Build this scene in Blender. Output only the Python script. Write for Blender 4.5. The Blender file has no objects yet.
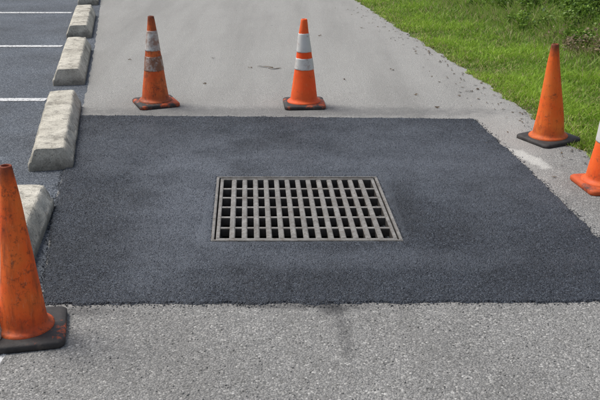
import bpy, bmesh, math, random
import numpy as np
from mathutils import Vector, Matrix, noise
random.seed(7); rng=np.random.default_rng(7)
S=bpy.context.scene
# ---------------------------------------------------------------- camera
H=2.05; F=900.0; TH=math.atan(335/F)
cam=bpy.data.cameras.new("camera"); camo=bpy.data.objects.new("camera",cam); S.collection.objects.link(camo)
cam.lens=54; cam.sensor_width=36; cam.clip_start=0.05; cam.clip_end=2000
camo.location=(0,0,H); camo.rotation_euler=(math.pi/2-TH,0,0); S.camera=camo
def G(px,py,z=0.0):
    a=(px-300)/F; b=(200-py)/F
    d=Vector((a, math.cos(TH)+b*math.sin(TH), -math.sin(TH)+b*math.cos(TH)))
    t=(z-H)/d.z
    return Vector((d.x*t,d.y*t,z))
# ---------------------------------------------------------------- light
EL=math.radians(58); AZ=math.radians(-65)
w=bpy.data.worlds.new("World"); S.world=w; w.use_nodes=True
nt=w.node_tree; bg=nt.nodes["Background"]
sky=nt.nodes.new("ShaderNodeTexSky"); sky.sky_type='NISHITA'; sky.sun_disc=False
sky.sun_elevation=EL; sky.sun_rotation=AZ; sky.dust_density=3.0; sky.air_density=1.0
hs=nt.nodes.new("ShaderNodeHueSaturation"); hs.inputs["Saturation"].default_value=0.6
nt.links.new(sky.outputs[0],hs.inputs["Color"]); nt.links.new(hs.outputs[0],bg.inputs[0]); bg.inputs[1].default_value=0.15
sd=bpy.data.lights.new("sun",'SUN'); sd.energy=2.8; sd.angle=math.radians(22); sd.color=(1,0.965,0.91)
so=bpy.data.objects.new("sun",sd); S.collection.objects.link(so)
sv=Vector((math.sin(AZ)*math.cos(EL),math.cos(AZ)*math.cos(EL),math.sin(EL)))
so.rotation_euler=sv.to_track_quat('Z','Y').to_euler(); so.location=sv*20
S.view_settings.view_transform='Standard'; S.view_settings.look='None'; S.view_settings.exposure=0
# ---------------------------------------------------------------- node helpers
class M:
    def __init__(s,name):
        s.m=bpy.data.materials.new(name); s.m.use_nodes=True; s.t=s.m.node_tree; s.c={}
        s.b=s.t.nodes["Principled BSDF"]
        g=s.t.nodes.new("ShaderNodeNewGeometry"); s.pos=g.outputs["Position"]
        tc=s.t.nodes.new("ShaderNodeTexCoord"); s.obj=tc.outputs["Object"]
    def n(s,k): return s.t.nodes.new(k)
    def L(s,a,b):
        if hasattr(a,'is_output') or hasattr(a,'links'): s.t.links.new(a,b)
        else: b.default_value=a
    def noise(s,scale,vec=None,detail=4,rough=.55):
        key=(scale,detail,rough)
        if vec is None and key in s.c: return s.c[key]
        n=s.n("ShaderNodeTexNoise"); n.inputs["Scale"].default_value=scale; n.inputs["Detail"].default_value=detail
        n.inputs["Roughness"].default_value=rough; s.L(vec or s.pos,n.inputs["Vector"])
        if vec is None: s.c[key]=n.outputs["Fac"]
        return n.outputs["Fac"]
    def vor(s,scale,vec=None,feature='F1',rand=1):
        n=s.n("ShaderNodeTexVoronoi"); n.feature=feature; n.inputs["Scale"].default_value=scale
        n.inputs["Randomness"].default_value=rand; s.L(vec or s.pos,n.inputs["Vector"]); return n
    def ramp(s,fac,stops,interp='LINEAR'):
        n=s.n("ShaderNodeValToRGB"); n.color_ramp.interpolation=interp
        e=n.color_ramp.elements
        while len(e)<len(stops): e.new(0.5)
        for el,(p,c) in zip(e,stops):
            el.position=p; el.color=(c,c,c,1) if isinstance(c,(int,float)) else (*c,1)
        s.L(fac,n.inputs["Fac"]); return n.outputs["Color"]
    def mix(s,fac,a,b,mode='MIX'):
        n=s.n("ShaderNodeMix"); n.data_type='RGBA'; n.blend_type=mode
        s.L(fac,n.inputs[0])
        for v,i in((a,6),(b,7)):
            if isinstance(v,tuple): v=(*v[:3],1)
            elif isinstance(v,(int,float)): v=(v,v,v,1)
            s.L(v,n.inputs[i])
        return n.outputs[2]
    def math(s,op,a,b=0.0,clamp=False):
        n=s.n("ShaderNodeMath"); n.operation=op; n.use_clamp=clamp; s.L(a,n.inputs[0]); s.L(b,n.inputs[1]); return n.outputs[0]
    def ell(s,c,r,rot=0,soft=0.5,nz=0.5,nscale=6):
        """noisy ellipse mask around world point c"""
        nscale=3 if nscale<5 else 11
        mp=s.n("ShaderNodeMapping"); mp.vector_type='TEXTURE'
        mp.inputs["Location"].default_value=(c[0],c[1],0); mp.inputs["Rotation"].default_value=(0,0,rot)
        mp.inputs["Scale"].default_value=(r[0],r[1],1); s.L(s.pos,mp.inputs["Vector"])
        ln=s.n("ShaderNodeVectorMath"); ln.operation='LENGTH'
        sc=s.n("ShaderNodeVectorMath"); sc.operation='MULTIPLY'; sc.inputs[1].default_value=(1,1,0); s.L(mp.outputs[0],sc.inputs[0]); s.L(sc.outputs[0],ln.inputs[0])
        d=s.math('ADD',ln.outputs["Value"],s.math('MULTIPLY',s.math('SUBTRACT',s.noise(nscale,detail=5,rough=.6),0.5),nz*2))
        mr=s.n("ShaderNodeMapRange"); mr.interpolation_type='SMOOTHSTEP'
        mr.inputs[1].default_value=1+soft; mr.inputs[2].default_value=1-soft; s.L(d,mr.inputs[0]); return mr.outputs[0]
    def bump(s,h,dist,strength=1,prev=None):
        n=s.n("ShaderNodeBump"); n.inputs["Distance"].default_value=dist; n.inputs["Strength"].default_value=strength
        s.L(h,n.inputs["Height"])
        if prev is not None: s.L(prev,n.inputs["Normal"])
        return n.outputs[0]
    def out(s,col,rough=.8,normal=None,metal=0,spec=.5):
        if isinstance(col,tuple): col=(*col,1)
        s.L(col,s.b.inputs["Base Color"]); s.L(rough,s.b.inputs["Roughness"]); s.L(metal,s.b.inputs["Metallic"])
        s.b.inputs["Specular IOR Level"].default_value=spec
        if normal is not None: s.L(normal,s.b.inputs["Normal"])
        return s.m
# grate frame (world)
c_fl,c_fr,c_nr,c_nl=G(217,177),G(377,177.5),G(403,241),G(211,242)
gc=(c_fl+c_fr+c_nr+c_nl)/4
gu=((c_fr-c_fl)+(c_nr-c_nl))/2; gv=((c_fl-c_nl)+(c_fr-c_nr))/2
GW,GD=gu.length,gv.length; gu.normalize(); gv.normalize()
def gp(u,v,z=0): 
    p=gc+gu*u+gv*v; return Vector((p.x,p.y,z))
# ---------------------------------------------------------------- materials
def mat_old():
    m=M("weathered_asphalt")
    v=m.vor(105); sep=m.n("ShaderNodeSeparateColor"); m.L(v.outputs["Color"],sep.inputs[0])
    v2=m.vor(260); sep2=m.n("ShaderNodeSeparateColor"); m.L(v2.outputs["Color"],sep2.inputs[0])
    stone=m.ramp(sep.outputs[0],[(0,(.14,.138,.13)),(.35,(.235,.232,.222)),(.7,(.32,.316,.30)),(.9,(.42,.41,.39)),(1,(.6,.59,.56))])
    fine=m.ramp(sep2.outputs[1],[(0,(.13,.13,.127)),(.6,(.265,.262,.252)),(1,(.43,.42,.40))])
    c=m.mix(m.ramp(m.noise(25),[(.42,0),(.58,1)]),stone,fine)
    edge=m.ramp(v.outputs["Distance"],[(.35,0),(.75,1)])
    c=m.mix(m.math('MULTIPLY',edge,.42),c,(.07,.07,.068))
    big=m.noise(.9,detail=6,rough=.6)
    c=m.mix(1.0,c,m.ramp(big,[(.3,.84),(.5,1.0),(.7,1.10)]),'MULTIPLY')
    c=m.mix(m.math('MULTIPLY',m.ramp(m.noise(4,detail=8,rough=.7),[(.5,0),(.7,1)]),.3),c,(.15,.147,.138))
    sp=m.n("ShaderNodeSeparateXYZ"); m.L(m.pos,sp.inputs[0])
    far=m.n("ShaderNodeMapRange"); far.inputs[1].default_value=5.5; far.inputs[2].default_value=9; m.L(sp.outputs[1],far.inputs[0])
    c=m.mix(m.math('MULTIPLY',far.outputs[0],.65),c,m.mix(m.noise(70,detail=4,rough=.7),(.22,.217,.203),(.48,.47,.44)))
    # tyre-worn lanes along the path, slightly darker, and scattered spots
    mp=m.n("ShaderNodeMapping"); mp.inputs["Rotation"].default_value=(0,0,math.radians(-7)); mp.inputs["Scale"].default_value=(1.6,.16,1); m.L(m.pos,mp.inputs[0])
    c=m.mix(m.math('MULTIPLY',m.ramp(m.noise(1.3,vec=mp.outputs[0],detail=6,rough=.6),[(.45,0),(.65,1)]),.3),c,(.15,.145,.135))
    spots=m.ramp(m.noise(7.5,detail=7,rough=.75),[(.60,0),(.70,1)])
    c=m.mix(m.math('MULTIPLY',spots,.35),c,(.085,.083,.08))
    dots=m.ramp(m.vor(2.3).outputs["Distance"],[(.02,1),(.045,0)])
    c=m.mix(m.math('MULTIPLY',dots,.55),c,(.06,.058,.055))
    p=G(495,150); c=m.mix(m.math('MULTIPLY',m.ell(p,(.35,1.5),rot=math.radians(-10),nz=.6,nscale=4),.35),c,(.46,.44,.41))
    p=G(531,159); c=m.mix(m.math('MULTIPLY',m.ell(p,(.06,.26),rot=.3,soft=.4,nz=1.2,nscale=9),.6),c,(.6,.59,.55))
    for (x,y,r,k,ro) in [(335,309,(.09,.05),.6,0),(343,330,(.03,.34),.35,.07),(300,306,(.35,.03),.5,0),(60,312,(.25,.04),.4,0)]:
        p=G(x,y); c=m.mix(m.math('MULTIPLY',m.ell(p,r,rot=ro,soft=.6,nz=1.0,nscale=14),k),c,(.04,.04,.042))
    p=G(285,112); c=m.mix(m.math('MULTIPLY',m.ell(p,(1.9,.16),soft=.6,nz=.9,nscale=5),.45),c,(.09,.09,.092))
    p=G(300,124); c=m.mix(m.math('MULTIPLY',m.ell(p,(.2,.1),soft=.6,nz=.5),.3),c,(.25,.1,.06))
    hgt=m.math('SUBTRACT',1.0,v.outputs["Distance"])
    b=m.bump(hgt,.005,1.0); b=m.bump(m.math('SUBTRACT',1.0,v2.outputs["Distance"]),.002,.8,b); b=m.bump(m.noise(5),.01,.5,b)
    return m.out(c,.9,b,spec=.3)
def mat_patch():
    m=M("fresh_asphalt")
    v=m.vor(120); sep=m.n("ShaderNodeSeparateColor"); m.L(v.outputs["Color"],sep.inputs[0])
    v2=m.vor(290); sep2=m.n("ShaderNodeSeparateColor"); m.L(v2.outputs["Color"],sep2.inputs[0])
    c=m.ramp(sep.outputs[0],[(0,(.012,.016,.024)),(.5,(.028,.036,.051)),(.85,(.054,.067,.090)),(1,(.14,.16,.19))])
    c=m.mix(m.ramp(sep2.outputs[0],[(.8,0),(1,.6)]),c,(.09,.108,.138))
    gap=m.ramp(v.outputs["Distance"],[(.3,0),(.7,1)])
    c=m.mix(m.math('MULTIPLY',gap,.6),c,(.008,.011,.016))
    c=m.mix(1.0,c,m.ramp(m.noise(1.3,detail=7,rough=.65),[(.3,.75),(.5,1.0),(.72,1.3)]),'MULTIPLY')
    dust_sheen=m.mix(m.noise(55,detail=4,rough=.7),(.06,.072,.092),(.19,.21,.245))  # pale dust film, with sky sheen around the grate painted into the colour
    for (x,y,r,k,ro) in [(190,205,(.30,1.0),.75,.05),(150,150,(1.0,.5),.4,0),(300,166,(1.0,.22),.5,0),(430,160,(.6,1.1),.5,.5),(320,260,(1.0,.13),.5,0)]:
        p=G(x,y); c=m.mix(m.math('MULTIPLY',m.ell(p,r,rot=ro,soft=.85,nz=1.1,nscale=3),k),c,dust_sheen)
    for (x,y,r,k) in [(404,210,(.09,.42),.6),(100,250,(.5,.3),.25),(470,270,(.9,.25),.2)]:
        p=G(x,y); c=m.mix(m.math('MULTIPLY',m.ell(p,r,soft=.6,nz=.9,nscale=6),k),c,(.014,.018,.025))
    sp=m.ramp(m.vor(34).outputs["Distance"],[(.05,1),(.08,0)])
    c=m.mix(m.math('MULTIPLY',sp,.45),c,(.25,.24,.22))
    b=m.bump(m.math('SUBTRACT',1.0,v.outputs["Distance"]),.009,1.0); b=m.bump(m.math('SUBTRACT',1.0,v2.outputs["Distance"]),.003,.9,b); b=m.bump(m.noise(22,detail=5,rough=.7),.016,.6,b)
    r=m.ramp(m.noise(3,detail=5,rough=.6),[(.35,.42),(.65,.7)])
    return m.out(c,r,b,spec=.5)
def mat_lot():
    m=M("parking_asphalt")
    v=m.vor(120); sep=m.n("ShaderNodeSeparateColor"); m.L(v.outputs["Color"],sep.inputs[0])
    c=m.ramp(sep.outputs[0],[(0,(.03,.037,.047)),(.6,(.068,.08,.098)),(1,(.15,.165,.185))])
    c=m.mix(1.0,c,m.ramp(m.noise(1.2,detail=7,rough=.65),[(.3,.7),(.7,1.35)]),'MULTIPLY')
    c=m.mix(m.math('MULTIPLY',m.ramp(m.noise(9,detail=7,rough=.75),[(.58,0),(.68,1)]),.4),c,(.16,.165,.165))
    b=m.bump(m.math('SUBTRACT',1.0,v.outputs["Distance"]),.004,.9)
    return m.out(c,.8,b,spec=.4)
def mat_line():
    m=M("worn_white_paint")
    k=m.ramp(m.noise(30,detail=6,rough=.7),[(.40,0),(.50,1)])
    c=m.mix(k,(.12,.13,.14),m.mix(m.noise(6),(.5,.51,.51),(.7,.7,.69)))
    b=m.bump(m.vor(120).outputs["Distance"],.002,.6); return m.out(c,.7,b)
def mat_ground():
    m=M("soil_and_grass")
    c=m.ramp(m.noise(14,detail=8,rough=.7),[(.3,(.05,.085,.02)),(.5,(.10,.14,.035)),(.62,(.16,.15,.065)),(.8,(.20,.165,.10))])
    return m.out(c,.95,m.bump(m.noise(40),.02,1))
def mat_concrete():
    m=M("old_concrete")
    c=m.ramp(m.noise(3,detail=7,rough=.65),[(.3,(.36,.335,.28)),(.5,(.52,.49,.415)),(.7,(.63,.595,.51))])
    spk=m.vor(140); se=m.n("ShaderNodeSeparateColor"); m.L(spk.outputs["Color"],se.inputs[0])
    c=m.mix(1.0,c,m.ramp(se.outputs[0],[(0,.78),(1,1.12)]),'MULTIPLY')
    pits=m.ramp(m.vor(38).outputs["Distance"],[(.12,1),(.2,0)])
    c=m.mix(m.math('MULTIPLY',pits,m.ramp(m.noise(7),[(.45,0),(.6,.9)])),c,(.06,.055,.05))
    st=m.ramp(m.noise(11,detail=8,rough=.75),[(.50,0),(.63,1)])
    c=m.mix(m.math('MULTIPLY',st,.58),c,(.085,.078,.065))
    st2=m.ramp(m.noise(3.4,detail=8,rough=.75),[(.52,0),(.60,1)])
    c=m.mix(m.math('MULTIPLY',st2,.3),c,(.14,.125,.10))
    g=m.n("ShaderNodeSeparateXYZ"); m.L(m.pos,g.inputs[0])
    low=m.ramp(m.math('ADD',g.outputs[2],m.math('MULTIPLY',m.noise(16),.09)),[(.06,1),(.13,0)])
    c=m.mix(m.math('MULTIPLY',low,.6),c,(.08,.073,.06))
    b=m.bump(m.noise(70,detail=6,rough=.7),.006,.8); b=m.bump(pits,-.003,.6,b)
    return m.out(c,.92,b,spec=.25)
def mat_iron():
    m=M("weathered_iron")
    c=m.ramp(m.noise(10,detail=8,rough=.7),[(.3,(.12,.112,.10)),(.5,(.21,.202,.188)),(.7,(.31,.30,.28))])
    c=m.mix(m.ramp(m.noise(45,detail=5,rough=.7),[(.50,0),(.64,.7)]),c,(.10,.072,.052))
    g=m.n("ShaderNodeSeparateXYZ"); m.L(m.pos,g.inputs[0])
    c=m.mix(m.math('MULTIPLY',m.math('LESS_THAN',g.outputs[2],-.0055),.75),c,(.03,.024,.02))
    return m.out(c,.6,m.bump(m.noise(160,detail=4),.002,.8),metal=.15,spec=.4)
def mat_cone(dirt,tint=(.75,.10,.012),seed=0.,tip=True,h=.86):
    m=M("faded_orange_rubber")
    mp=m.n("ShaderNodeMapping"); mp.inputs["Location"].default_value=(seed*3.1,seed*1.7,seed*.9); m.L(m.obj,mp.inputs[0]); o=mp.outputs[0]
    c=m.mix(m.ramp(m.noise(5,vec=o,detail=5),[(.35,0),(.65,1)]),tint,(min(.95,tint[0]*.95),tint[1]*1.6,tint[2]*2.2))
    mp2=m.n("ShaderNodeMapping"); mp2.inputs["Scale"].default_value=(6,6,1.3); m.L(o,mp2.inputs[0])
    st=m.ramp(m.noise(2.4,vec=mp2.outputs[0],detail=8,rough=.72),[(.62-dirt*.17,0),(.78-dirt*.14,1)])
    c=m.mix(m.math('MULTIPLY',st,.3+.45*dirt),c,(.15,.045,.018))
    sc=m.ramp(m.noise(19,vec=o,detail=9,rough=.82),[(.57-.06*dirt,0),(.63,1)])
    c=m.mix(m.math('MULTIPLY',sc,.3+.55*dirt),c,(.045,.027,.02))
    pal=m.ramp(m.noise(13,vec=mp2.outputs[0],detail=8,rough=.8),[(.56,0),(.68,1)])
    c=m.mix(m.math('MULTIPLY',pal,.4),c,(.75,.33,.17))
    g=m.n("ShaderNodeSeparateXYZ"); m.L(m.obj,g.inputs[0])
    zz=m.math('ADD',g.outputs[2],m.math('MULTIPLY',m.math('SUBTRACT',m.noise(20,vec=o,detail=6,rough=.7),.5),.16))
    if tip: c=m.mix(m.math('MULTIPLY',m.ramp(zz,[(h-.10,0),(h-.01,1)]),.8),c,(.06,.025,.018))
    c=m.mix(m.math('MULTIPLY',m.ramp(zz,[(.03,1),(.16,0)]),.25+.35*dirt),c,(.11,.045,.025))
    return m.out(c,m.ramp(m.noise(9,vec=o),[(.3,.5),(.7,.75)]),m.bump(m.noise(90,vec=o,detail=5),.0015,.6),spec=.3)
def mat_band(dirt,seed=0.):
    m=M("reflective_sleeve")
    mp=m.n("ShaderNodeMapping"); mp.inputs["Location"].default_value=(seed*2.1,seed,seed); m.L(m.obj,mp.inputs[0]); o=mp.outputs[0]
    c=m.mix(m.noise(6,vec=o),(.70,.69,.66),(.52,.51,.48))
    k=m.ramp(m.noise(14,vec=o,detail=8,rough=.75),[(.58-.25*dirt,0),(.70-.14*dirt,1)])
    c=m.mix(m.math('MULTIPLY',k,.5+.4*dirt),c,m.mix(m.noise(20,vec=o),(.34,.10,.03),(.12,.07,.045)))
    return m.out(c,.5,spec=.4)
def mat_rubber(seed=0.,orange=0):
    m=M("black_rubber")
    c=m.ramp(m.noise(14,vec=m.obj,detail=7,rough=.7),[(.3,(.018,.017,.017)),(.6,(.045,.04,.038)),(.8,(.13,.1,.08))])
    if orange>0:
        c=m.mix(m.ramp(m.noise(8,vec=m.obj,detail=7,rough=.7),[(.62-orange*.4,0),(.7-orange*.3,1)]),c,(.5,.085,.02))
    return m.out(c,.7,m.bump(m.noise(60,vec=m.obj),.003,.7),spec=.4)
def mat_attr(name,rough=.6,trans=.25):
    m=M(name); a=m.n("ShaderNodeVertexColor"); a.layer_name="Col"
    m.out(a.outputs[0],rough,spec=.3)
    t=m.n("ShaderNodeBsdfTranslucent"); m.L(a.outputs[0],t.inputs[0]); mx=m.n("ShaderNodeMixShader"); mx.inputs[0].default_value=trans
    m.t.links.new(m.b.outputs[0],mx.inputs[1]); m.t.links.new(t.outputs[0],mx.inputs[2])
    m.t.links.new(mx.outputs[0],m.t.nodes["Material Output"].inputs[0]); return m.m
OLD,PATCH,LOT,LINE,GRD,CONC,IRON=mat_old(),mat_patch(),mat_lot(),mat_line(),mat_ground(),mat_concrete(),mat_iron()
# ---------------------------------------------------------------- mesh helpers
def obj_from_bm(name,bm,mat,parent=None,smooth=False):
    me=bpy.data.meshes.new(name); bm.to_mesh(me); bm.free(); o=bpy.data.objects.new(name,me); S.collection.objects.link(o)
    for mm in (mat if isinstance(mat,list) else [mat]): me.materials.append(mm)
    if smooth: me.polygons.foreach_set("use_smooth",[True]*len(me.polygons))
    if parent: o.parent=parent
    return o
def empty(name,loc=(0,0,0),rot=0):
    e=bpy.data.objects.new(name,None); e.location=loc; e.rotation_euler=(0,0,rot); S.collection.objects.link(e); return e
def add_loop(bm,pts):
    vs=[bm.verts.new(p) for p in pts]; es=[bm.edges.new((vs[i],vs[(i+1)%len(vs)])) for i in range(len(vs))]; return vs,es
def sheet(name,outer,z,mat,hole=None):
    bm=bmesh.new(); _,es=add_loop(bm,[(p[0],p[1],z) for p in outer])
    if hole: _,e2=add_loop(bm,[(p[0],p[1],z) for p in hole]); es=es+e2
    bmesh.ops.triangle_fill(bm,use_beauty=True,edges=es,normal=(0,0,1))
    for f in bm.faces:
        if f.normal.z<0: f.normal_flip()
    return obj_from_bm(name,bm,mat)
def densify(pts,step,amp,fr=8,seed=0,closed=True,soft=False):
    out=[]; n=len(pts)
    for i in range(n if closed else n-1):
        a=Vector(pts[i][:2]); b=Vector(pts[(i+1)%n][:2]); d=b-a; L=d.length
        if L<1e-6: continue
        nn=Vector((-d.y,d.x))/L; k=max(1,int(L/step))
        for j in range(k):
            p=a+d*(j/k); s=Vector((p.x*fr,p.y*fr,seed))
            o=noise.noise(s)*amp+noise.noise(s*3.3)*amp*.6+noise.noise(s*9)*amp*.4
            q=p+nn*o; out.append((q.x,q.y))
    if not closed: out.append(tuple(pts[-1][:2]))
    return out
HX,HY=GW/2+.035,GD/2+.035
hole=[gp(-HX,-HY),gp(HX,-HY),gp(HX,HY),gp(-HX,HY)]
R=600
sheet("ground",[(-R,-R),(R,-R),(R,R),(-R,R)],-.02,GRD,hole)
gr=[G(x,y) for x,y in [(355,0),(400,29),(450,60),(500,93),(550,127),(600,163)]]
d0=(gr[0]-gr[1]).normalized()
right=[gr[0]+d0*45]+gr+[gr[-1]+Vector((.25,-1,0)).normalized()*3, gr[-1]+Vector((.25,-1,0))*20]
lb=[G(101,0),G(95,45),G(88,85),G(80,116),G(54,205),G(42,303),G(-6,352)]
dl=(lb[0]-lb[2]).normalized()
left=[lb[0]+dl*45]+lb+[G(-400,352)]
rd=densify(right,.03,.045,fr=5,seed=3,closed=False)
ldn=densify(list(reversed(left)),.05,.012,fr=7,seed=5,closed=False)
sheet("path",rd+[(-9,-16)]+ldn,0,OLD,hole)
lo=[(p[0]+.12,p[1]) for p in left[:-1]]
lotp=[(-40,lo[0][1])]+lo+[G(2,364),(-8.9,G(2,364).y),(-8.9,-14),(-40,-14)]
sheet("parking_lot",lotp,-.004,LOT)
def stripe(x1,y1,width=.11,L=5.2):
    p=G(x1,y1,.0); q=[(p.x-L,p.y-width/2),(p.x,p.y-width/2),(p.x,p.y+width/2),(p.x-L,p.y+width/2)]
    sheet("parking_line",densify(q,.04,.006,fr=20),.0005,LINE)
for x,y in [(72,12.5),(62,46),(46,99.5),(13,190),(3,360)]: stripe(x,y)
# ---------------------------------------------------------------- patch
pc=[G(80,116),G(280,117.5),G(474,119.5),G(535,175),G(610,250),G(668,302),G(340,304),G(42,305),G(54,205)]
po=densify([(p.x,p.y) for p in pc],.012,.018,fr=7,seed=1)
c0=Vector((gc.x,gc.y))
def inset(p,d):
    v=c0-Vector(p); v.normalize(); return (p[0]+v.x*d,p[1]+v.y*d)
hl=densify([(gp(-HX+.028,-HY+.028)).to_2d(),(gp(HX-.028,-HY+.028)).to_2d(),(gp(HX-.028,HY-.028)).to_2d(),(gp(-HX+.028,HY-.028)).to_2d()],.012,.009,fr=18,seed=9)
bm=bmesh.new()
v0,_=add_loop(bm,[(p[0],p[1],.0005) for p in po])
q1=[inset(p,.012+.006*noise.noise(Vector((p[0]*30,p[1]*30,0)))) for p in po]
v1,e1=add_loop(bm,[(p[0],p[1],.010) for p in q1])
n=len(v0)
for i in range(n): bm.faces.new((v0[i],v0[(i+1)%n],v1[(i+1)%n],v1[i]))
h1=[inset(p,-.035) for p in hl]
vh,eh=add_loop(bm,[(p[0],p[1],.010) for p in h1]); vk,_=add_loop(bm,[(p[0],p[1],.003) for p in hl])
n2=len(vh)
for i in range(n2): bm.faces.new((vh[i],vh[(i+1)%n2],vk[(i+1)%n2],vk[i]))
bmesh.ops.triangle_fill(bm,use_beauty=True,edges=e1+eh,normal=(0,0,1))
bmesh.ops.recalc_face_normals(bm,faces=bm.faces)
if sum(f.normal.z for f in bm.faces)<0:
    for f in bm.faces: f.normal_flip()
patch_o=obj_from_bm("asphalt_patch",bm,PATCH)
# ---------------------------------------------------------------- storm drain grate
dr=empty("storm_drain_grate",(gc.x,gc.y,0))
O=Vector((gc.x,gc.y,0))
def boxuv(bm,u0,u1,v0,v1,z0,z1,bev=.0,taper=0):
    top=[(u0,v0),(u1,v0),(u1,v1),(u0,v1)]
    bt=[bm.verts.new(gp(u,v,z1)-O) for u,v in top]
    bot=[(u0+taper,v0),(u1-taper,v0),(u1-taper,v1),(u0+taper,v1)]
    bb=[bm.verts.new(gp(u,v,z0)-O) for u,v in bot]
    fs=[bm.faces.new(bt),bm.faces.new(bb[::-1])]+[bm.faces.new((bb[i],bb[(i+1)%4],bt[(i+1)%4],bt[i])) for i in range(4)]
    if bev>0: bmesh.ops.bevel(bm,geom=list(fs[0].edges),offset=bev,segments=2,affect='EDGES')
bm=bmesh.new(); a,b=GW/2,GD/2; fw=.018
for (u0,u1,v0,v1) in [(-a,a,-b,-b+fw),(-a,a,b-fw,b),(-a,-a+fw,-b+fw,b-fw),(a-fw,a,-b+fw,b-fw)]: boxuv(bm,u0,u1,v0,v1,-.08,.006,.003)
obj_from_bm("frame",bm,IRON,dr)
bm=bmesh.new(); a2,b2=a-fw-.009,b-fw-.009; rim=.022
for (u0,u1,v0,v1) in [(-a2,a2,-b2,-b2+rim),(-a2,a2,b2-rim,b2),(-a2,-a2+rim,-b2+rim,b2-rim),(a2-rim,a2,-b2+rim,b2-rim)]: boxuv(bm,u0,u1,v0,v1,-.06,.001,.003)
NC,NR=14,6; iw=2*(a2-rim); pit=iw/NC; bw=.034
for i in range(1,NC):
    u=-a2+rim+i*pit; boxuv(bm,u-bw/2,u+bw/2,-b2+rim,b2-rim,-.06,random.uniform(-.0005,.0015),.005,.006)
ih=2*(b2-rim); pv=ih/NR; ch=.03
for j in range(1,NR):
    v=-b2+rim+j*pv
    for i in range(NC):
        u0=-a2+rim+i*pit+(bw/2 if i else 0)-.004; u1=-a2+rim+(i+1)*pit-(bw/2 if i<NC-1 else 0)+.004
        boxuv(bm,u0,u1,v-ch/2,v+ch/2,-.055,-.005,.003)
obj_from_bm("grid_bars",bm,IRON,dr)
m=M("basin_concrete"); BAS=m.out(m.ramp(m.noise(6,detail=6),[(.3,(.012,.010,.008)),(.7,(.04,.034,.028))]),.95,m.bump(m.noise(30),.01,1))
bm=bmesh.new()
tp=[bm.verts.new(p-O+Vector((0,0,-.001))) for p in hole]; bt=[bm.verts.new(p-O+Vector((0,0,-1.2))) for p in hole]
for i in range(4): bm.faces.new((tp[i],bt[i],bt[(i+1)%4],tp[(i+1)%4]))
bm.faces.new(bt)
obj_from_bm("catch_basin",bm,BAS,dr)
bm=bmesh.new()
for (u0,u1,v0,v1) in [(-HX+.002,HX-.002,-HY+.002,-b+.05),(-HX+.002,HX-.002,b-.05,HY-.002),(-HX+.002,-a+.05,-b+.05,b-.05),(a-.05,HX-.002,-b+.05,b-.05)]: boxuv(bm,u0,u1,v0,v1,-.2,-.085)
for (u0,u1,v0,v1) in [(-HX+.002,HX-.002,-HY+.002,-b-.001),(-HX+.002,HX-.002,b+.001,HY-.002),(-HX+.002,-a-.001,-b,b),(a+.001,HX-.002,-b,b)]: boxuv(bm,u0,u1,v0,v1,-.084,-.001)
obj_from_bm("seat_ring",bm,PATCH,dr)
# ---------------------------------------------------------------- wheel stops
def wheel_stop(loc,heading,L=1.83,seed=0):
    bm=bmesh.new(); W=.155; Hh=.165; NL=60
    prof=[(-W,0),(-W,.05),(-W*.93,.07),(-.108,Hh-.012),(-.098,Hh-.003),(-.085,Hh),(.085,Hh),(.098,Hh-.003),(.108,Hh-.012),(W*.93,.07),(W,.05),(W,0)]
    pp=[]
    for i in range(len(prof)-1):
        for k in range(3):
            t=k/3; pp.append((prof[i][0]*(1-t)+prof[i+1][0]*t,prof[i][1]*(1-t)+prof[i+1][1]*t))
    pp.append(prof[-1]); rows=[]
    ys=[0,.006,.014]+list(np.linspace(.03,L-.03,NL))+[L-.014,L-.006,L]
    for y in ys:
        e=min(y,L-y); row=[]
        for (x,z) in pp:
            k=1.0
            if e<.014: k=1-.05*(1-e/.014)**2
            yy=y
            if y<L/2: yy=y+z*.12*max(0,1-e/.3)
            else: yy=y-z*.12*max(0,1-e/.3)
            s=Vector((x*9+seed*7,yy*9,z*9)); nn=noise.noise(s)*.005+noise.noise(s*4)*.004+min(0,noise.noise(s*2.2+Vector((5,1,2)))+.25)*.035
            r=Vector((x,0,z-.05)); r=r.normalized() if r.length>0 else r
            row.append(bm.verts.new(Vector((x*k,yy,z*(1-(1-k)*.6)))+(r*nn if z>.001 else Vector((0,0,0)))))
        rows.append(row)
    for j in range(len(ys)-1):
        for i in range(len(pp)-1): bm.faces.new((rows[j][i],rows[j][i+1],rows[j+1][i+1],rows[j+1][i]))
    bm.faces.new(rows[0][::-1]); bm.faces.new(rows[-1])
    bmesh.ops.recalc_face_normals(bm,faces=bm.faces)
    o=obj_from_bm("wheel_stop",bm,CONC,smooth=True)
    o.location=(loc.x,loc.y,-.003); o.rotation_euler=(0,0,heading)
    md=o.modifiers.new("es",'EDGE_SPLIT'); md.split_angle=math.radians(35)
    return o
hd=math.radians(11)
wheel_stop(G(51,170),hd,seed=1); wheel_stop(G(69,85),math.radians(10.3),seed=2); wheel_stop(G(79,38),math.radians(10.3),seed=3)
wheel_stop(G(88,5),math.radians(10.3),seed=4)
f=G(30,207); h1_=math.radians(7); wheel_stop(f-Vector((-math.sin(h1_),math.cos(h1_),0))*1.83,h1_,seed=5)
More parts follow.
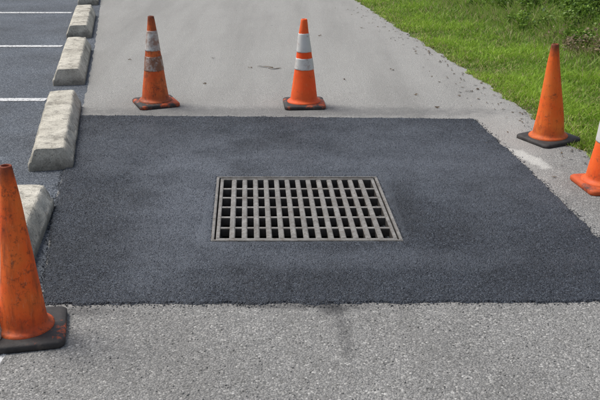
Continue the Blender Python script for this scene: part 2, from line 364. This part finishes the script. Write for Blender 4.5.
# ---------------------------------------------------------------- traffic cones
def cone(px,py,rot,dirt,bands,seed,CH,orange=0.0,tint=(.75,.10,.012),tilt=(0,0),z=0,r0=.13):
    p=G(px,py); e=empty("traffic_cone",(p.x,p.y,z),rot)
    bm=bmesh.new(); s=.185; c=.04; N=6
    def sq(s,c,z):
        out=[]
        for q,(sx,sy) in enumerate([(1,1),(-1,1),(-1,-1),(1,-1)]):
            for k in range(N+1):
                a=math.pi/2*(q+k/N); out.append(((s-c)*sx+c*math.cos(a),(s-c)*sy+c*math.sin(a),z))
        return out
    lay=[(s-.004,.0,c),(s,.006,c),(s,.026,c),(s-.006,.034,c),(s-.03,.038,c*.9)]
    rings=[[bm.verts.new(v) for v in sq(a,cc,z_)] for a,z_,cc in lay]
    n=len(rings[0])
    for a,b in zip(rings,rings[1:]):
        for i in range(n): bm.faces.new((a[i],a[(i+1)%n],b[(i+1)%n],b[i]))
    bm.faces.new(rings[0][::-1]); bm.faces.new(rings[-1])
    for v in bm.verts:
        if v.co.z>.003: v.co.z+= .008*noise.noise(Vector((v.co.x*6+seed,v.co.y*6,0)))
    obj_from_bm("base_plate",bm,mat_rubber(seed,orange),e,True)
    bm=bmesh.new(); NS=48; r1=.027
    def R(z): return r0+(r1-r0)*(z/CH)
    def RR(i,z_,r):
        a=2*math.pi*i/NS; d=Vector((math.cos(a)*1.1+seed,math.sin(a)*1.1,z_*4))
        bend=(.006*noise.noise(Vector((seed,0,z_*4))),.006*noise.noise(Vector((0,seed,z_*4))))
        rr=r*(1+.04*noise.noise(d)); return (rr*math.cos(a)+bend[0],rr*math.sin(a)+bend[1],z_)
    prof=[(r0+.022,.036),(r0+.021,.045),(r0+.012,.052),(R(.06)+.003,.058)]
    zz=np.linspace(.075,CH-.006,40); prof+=[(R(z),z) for z in zz]
    prof+=[(r1-.002,CH-.001),(r1-.006,CH),(r1-.009,CH-.004),(r1-.009,CH-.08)]
    rings=[[bm.verts.new(RR(i,z_,r)) for i in range(NS)] for (r,z_) in prof]
    for a,b in zip(rings,rings[1:]):
        for i in range(NS): bm.faces.new((a[i],a[(i+1)%NS],b[(i+1)%NS],b[i]))
    obj_from_bm("cone_body",bm,mat_cone(dirt,tint,seed,h=CH,tip=dirt>.3),e,True)
    for bi,(za,zb,bd) in enumerate(bands):
        bm=bmesh.new(); rings=[]
        for (z_,off) in [(za*CH,.0005),(za*CH+.001,.0028)]+[(t,.003) for t in np.linspace(za*CH+.01,zb*CH-.01,8)]+[(zb*CH-.001,.0028),(zb*CH,.0005)]:
            ring=[]
            for i in range(NS):
                a=2*math.pi*i/NS; q=RR(i,z_,R(z_)+off)
                ring.append(bm.verts.new((q[0],q[1],z_+.004*noise.noise(Vector((math.cos(a)*2,math.sin(a)*2,seed+bi))))))
            rings.append(ring)
        for a,b in zip(rings,rings[1:]):
            for i in range(NS): bm.faces.new((a[i],a[(i+1)%NS],b[(i+1)%NS],b[i]))
        obj_from_bm("reflective_band",bm,mat_band(bd,seed+bi),e,True)
    e.rotation_euler=(tilt[0],tilt[1],rot)
    return e
cone(26,333,math.radians(12),.75,[],1.3,.825,.05,tint=(.86,.10,.012),r0=.115)
cone(156,104,math.radians(22),.9,[(.62,.84,.8),(.40,.56,1.15)],2.9,.80,.35,tint=(.68,.10,.018))
cone(304,105,math.radians(4),.12,[(.63,.84,.12),(.43,.56,.35)],4.1,.78,.25,tint=(.92,.085,.012))
cone(548,140,math.radians(27),.55,[],5.7,.77,.0,tint=(.86,.11,.012),tilt=(0,math.radians(-2)))
cone(605,186,math.radians(8),.3,[(.62,.84,.1),(.38,.54,.2)],7.7,.84,.75,tint=(.88,.10,.012),r0=.14)
# ---------------------------------------------------------------- loose stones / crumbs
def mk(name,V,Fc,mat,col=None):
    me=bpy.data.meshes.new(name); k=Fc.shape[1]
    me.vertices.add(len(V)); me.vertices.foreach_set("co",V.astype(np.float32).ravel())
    me.loops.add(Fc.size); me.loops.foreach_set("vertex_index",Fc.astype(np.int32).ravel())
    me.polygons.add(len(Fc)); me.polygons.foreach_set("loop_start",np.arange(0,Fc.size,k,dtype=np.int32)); me.polygons.foreach_set("loop_total",np.full(len(Fc),k,dtype=np.int32))
    me.update(calc_edges=True)
    if col is not None:
        at=me.color_attributes.new("Col",'FLOAT_COLOR','POINT'); c4=np.concatenate([col,np.ones((len(col),1))],1).astype(np.float32); at.data.foreach_set("color",c4.ravel())
    me.materials.append(mat); o=bpy.data.objects.new(name,me); S.collection.objects.link(o); return o
def stones(name,P,rad,mat,low=False):
    if low:
        bv=np.array([(1,0,0),(.5,.87,0),(-.5,.87,0),(-1,0,0),(-.5,-.87,0),(.5,-.87,0),(.35,.2,1),(-.35,.25,.95),(0,-.4,1)],float)
        bf=np.array([(6,7,8),(0,1,6),(1,2,7),(1,7,6),(2,3,7),(3,4,8),(3,8,7),(4,5,8),(5,0,6),(5,6,8)])
    else:
        bm=bmesh.new(); bmesh.ops.create_icosphere(bm,subdivisions=1,radius=1); bv=np.array([v.co[:] for v in bm.verts]); bf=np.array([[v.index for v in f.verts] for f in bm.faces]); bm.free()
    n=len(P); nv=len(bv)
    sc=rad[:,None,None]*rng.uniform(.65,1.25,(n,1,3))*np.array([1,1,.7])
    V=bv[None]*sc*rng.uniform(.8,1.2,(n,nv,1)); a=rng.uniform(0,6.28,n); ca,sa=np.cos(a)[:,None],np.sin(a)[:,None]
    x=V[...,0]*ca-V[...,1]*sa; y=V[...,0]*sa+V[...,1]*ca
    V=np.stack([x+P[:,0:1],y+P[:,1:2],V[...,2]+P[:,2:3]+(0 if low else rad[:,None]*.35)],-1).reshape(-1,3)
    Fc=(bf[None]+(np.arange(n)*nv)[:,None,None]).reshape(-1,3)
    return mk(name,V,Fc,mat)
def inside(P,poly):
    poly=np.array(poly); x,y=P[:,0],P[:,1]; r=np.zeros(len(P),bool); j=len(poly)-1
    for i in range(len(poly)):
        xi,yi=poly[i]; xj,yj=poly[j]
        r^=((yi>y)!=(yj>y))&(x<(xj-xi)*(y-yi)/(yj-yi+1e-12)+xi); j=i
    return r
E=np.array(po); n=3600; idx=rng.integers(0,len(E),n); off=rng.normal(0,.018,(n,2)); P=np.c_[E[idx]+off,np.zeros(n)]
stones("asphalt_crumbs",P,rng.uniform(.002,.005,n),PATCH)
# coarse aggregate standing proud in the surface of the patch
n=190000; mn,mx_=E.min(0),E.max(0); P2=np.c_[rng.uniform(mn[0],mx_[0],n),rng.uniform(mn[1],mx_[1],n)]
coarse=[(q[0]*.993+c0.x*.007,q[1]*.993+c0.y*.007) for q in po[::6]]
P2=P2[inside(P2,coarse)]
dd=P2-np.array([gc.x,gc.y]); uu=np.abs(dd@np.array([gu.x,gu.y])); vv_=np.abs(dd@np.array([gv.x,gv.y])); P2=P2[(uu>HX+.02)|(vv_>HY+.02)]
ra=rng.uniform(.002,.0046,len(P2))*np.where(rng.uniform(0,1,len(P2))<.07,1.4,1)
agg=stones("aggregate",np.c_[P2,np.full(len(P2),.0094)],ra,PATCH,low=True); agg.parent=patch_o
n=2600; P=np.c_[rng.uniform(-2.2,2.4,n),rng.uniform(2.9,4.3,n),np.zeros(n)]
P=P[P[:,1]<G(300,305).y-.02]; stones("loose_gravel",P,rng.uniform(.002,.005,len(P)),OLD)
# ---------------------------------------------------------------- grass
GE=np.array([(p[0],p[1]) for p in rd]); o_=np.argsort(GE[:,1]); gy,gx=GE[o_,1],GE[o_,0]
def edge_x(y): return np.interp(y,gy,gx)
def blades(name,P,hh,wd,lean,cols,mat):
    n=len(P); a=rng.uniform(0,6.283,n); dx,dy=np.cos(a),np.sin(a); b=rng.uniform(0,6.283,n)
    lx,ly=np.cos(b)*lean*hh,np.sin(b)*lean*hh
    z=P[:,2]
    def pt(k,s,t): return np.stack([P[:,0]+dx*wd*s+lx*t,P[:,1]+dy*wd*s+ly*t,z+hh*k],-1)
    V=np.stack([pt(0,-.5,0),pt(0,.5,0),pt(.55,.42,.35),pt(.55,-.42,.35),pt(1-.25*lean,0.05,1),pt(1-.25*lean,-.05,1)],1).reshape(-1,3)
    base=(np.arange(n)*6)[:,None]
    Fc=np.concatenate([base+np.array([[0,1,2,3]]),base+np.array([[3,2,4,5]])],1).reshape(-1,4)
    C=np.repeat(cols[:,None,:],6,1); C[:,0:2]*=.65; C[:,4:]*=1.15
    mk(name,V,Fc,mat,C.reshape(-1,3))
GM=mat_attr("grass_blade",trans=.35)
xs=[];ys=[]
for n_,y0,y1,wm,eb in [(140000,5.0,11,3.2,.3),(100000,11,18,4.2,.2),(22000,18,32,9,0),(15000,1,5,4,.3)]:
    y=rng.uniform(y0,y1,n_); x=edge_x(y)+rng.uniform(0,1,n_)**(1+eb)*wm; xs.append(x); ys.append(y)
x=np.concatenate(xs); y=np.concatenate(ys)
d=x-edge_x(y)
cl=np.array([noise.noise(Vector((a*1.6,b*1.6,0)))+.6*noise.noise(Vector((a*6,b*6,3))) for a,b in zip(x,y)])
keepp=rng.uniform(0,1,len(x))<np.clip(.25+d*3.5+cl*.8,.10,1); x,y,d,cl=x[keepp],y[keepp],d[keepp],cl[keepp]
n=len(x); hgt=np.clip(rng.normal(.05,.017,n)*(1+.5*cl)*(.55+np.clip(d*1.8,0,.6)),.015,.14)
g1=np.array([.17,.32,.03]);g2=np.array([.37,.54,.065]);g3=np.array([.52,.48,.21])
t=np.clip(rng.uniform(0,1,n)+cl*.8,0,1)[:,None]; C=g1*(1-t)+g2*t
dry=(rng.uniform(0,1,n)<np.clip(.12+.35*np.exp(-d*5)-cl*.25,0,.6)); C[dry]=g3*rng.uniform(.6,1.2,(dry.sum(),1))
C*=rng.uniform(.7,1.2,(n,1))
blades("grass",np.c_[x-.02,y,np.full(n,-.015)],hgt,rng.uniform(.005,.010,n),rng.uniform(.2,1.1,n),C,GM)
# ---------------------------------------------------------------- taller weeds and shrubs at the verge
LM=mat_attr("leaf",.5,.3)
b0,b1=G(478,18),G(606,66)
def leafmass(name,n,centers,leaf,colA,colB):
    ci=rng.integers(0,len(centers),n); c=np.array(centers)[ci]
    dirs=rng.normal(0,1,(n,3)); dirs/=np.linalg.norm(dirs,axis=1)[:,None]; r=rng.uniform(.3,1,n)**.5
    P=c[:,:3]+dirs*r[:,None]*c[:,3:4]*np.array([1,1,.8]); P[:,2]=np.abs(P[:,2])
    dn=np.array([noise.noise(Vector(p)*3.2) for p in P]); k=dn>-.12; P=P[k]; dn=dn[k]; r=r[k]; n=len(P)
    a=rng.normal(0,1,(n,3)); a[:,2]*=.5; a/=np.linalg.norm(a,axis=1)[:,None]; b=np.cross(a,rng.normal(0,1,(n,3))); b/=np.linalg.norm(b,axis=1)[:,None]
    L=rng.uniform(.6,1.3,n)[:,None]*leaf; W=L*.32
    V=np.stack([P,P+a*L*.5+b*W,P+a*L,P+a*L*.5-b*W],1).reshape(-1,3)
    Fc=(np.arange(n)*4)[:,None]+np.array([[0,1,2,3]])
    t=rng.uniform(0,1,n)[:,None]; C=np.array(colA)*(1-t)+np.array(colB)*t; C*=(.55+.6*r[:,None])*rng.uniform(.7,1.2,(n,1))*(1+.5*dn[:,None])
    mk(name,V,Fc,LM,np.repeat(C,4,0))
def along(t,off,z,r):
    p=b0.lerp(b1,t); dirn=(b1-b0).normalized(); nrm=Vector((-dirn.y,dirn.x,0)); 
    if nrm.x<0: nrm=-nrm
    q=p+nrm*off; return (q.x,q.y,z,r)
cen=[]
for _ in range(95):
    o_f=random.uniform(.1,1.6); cen.append(along(random.uniform(-.5,1.25),o_f,random.uniform(.05,.15+.35*min(1,o_f)),random.uniform(.15,.24+.12*min(1,o_f))))
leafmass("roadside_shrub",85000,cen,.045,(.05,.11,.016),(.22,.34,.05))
cen=[along(random.uniform(.6,1.25),random.uniform(.0,.45),random.uniform(.03,.22),random.uniform(.12,.24)) for _ in range(18)]
leafmass("dead_brush",6500,cen,.04,(.16,.12,.07),(.38,.31,.19))
n=34000; tt=rng.uniform(-.6,1.4,n); of=rng.normal(.12,.28,n); W_=np.array([along(a,b,-.02,0)[:3] for a,b in zip(tt,of)])
t=rng.uniform(0,1,n)[:,None]; C=np.array([.11,.23,.028])*(1-t)+np.array([.36,.50,.09])*t; dd=rng.uniform(0,1,n)<.22; C[dd]=[.46,.39,.22]
blades("tall_weeds",W_,rng.uniform(.12,.5,n)*np.clip(.45+of,.28,1),rng.uniform(.006,.012,n),rng.uniform(.1,.8,n),C,LM)
# ---------------------------------------------------------------- dead leaves / twigs on the path
m=M("dry_leaf_litter"); DL=m.out(m.ramp(m.noise(30),[(.3,(.04,.028,.018)),(.7,(.13,.09,.05))]),.8)
bm=bmesh.new()
def litter(px,py,L,wd):
    p=G(px,py,.004); a=random.uniform(-.5,.5); dx,dy=math.cos(a),math.sin(a); pts=[]
    for k in range(5):
        t=k/4-.5; ww=wd*(1-abs(t)*1.6); pts.append((Vector((p.x+dx*t*L-dy*ww,p.y+dy*t*L+dx*ww,.004+random.uniform(0,.018))),Vector((p.x+dx*t*L+dy*ww,p.y+dy*t*L-dx*ww,.004+random.uniform(0,.012)))))
    vs=[(bm.verts.new(a_),bm.verts.new(b_)) for a_,b_ in pts]
    for q,r in zip(vs,vs[1:]): bm.faces.new((q[0],q[1],r[1],r[0]))
for (x_,y_,L,wd) in [(265,67,.2,.012),(275,68.5,.15,.018),(250,68,.05,.008),(213,58,.05,.01),(320,36,.05,.01),(205,84,.04,.008),(392,70,.05,.01),(416,95,.04,.01),(130,60,.04,.01),(345,80,.03,.008),(437,108,.05,.01)]: litter(x_,y_,L,wd)
for _ in range(260):
    yy=random.uniform(5.5,14); xx=float(edge_x(yy))-abs(random.gauss(0,.2)); 
    q=Vector((xx,yy,.003)); s=random.uniform(.008,.026); a=random.uniform(0,6.28)
    vv=[bm.verts.new(q+Vector((math.cos(a+k*1.57)*s*(1 if k%2 else .4),math.sin(a+k*1.57)*s*(1 if k%2 else .4),random.uniform(0,.012)))) for k in range(4)]; bm.faces.new(vv)
obj_from_bm("leaf_litter",bm,DL)
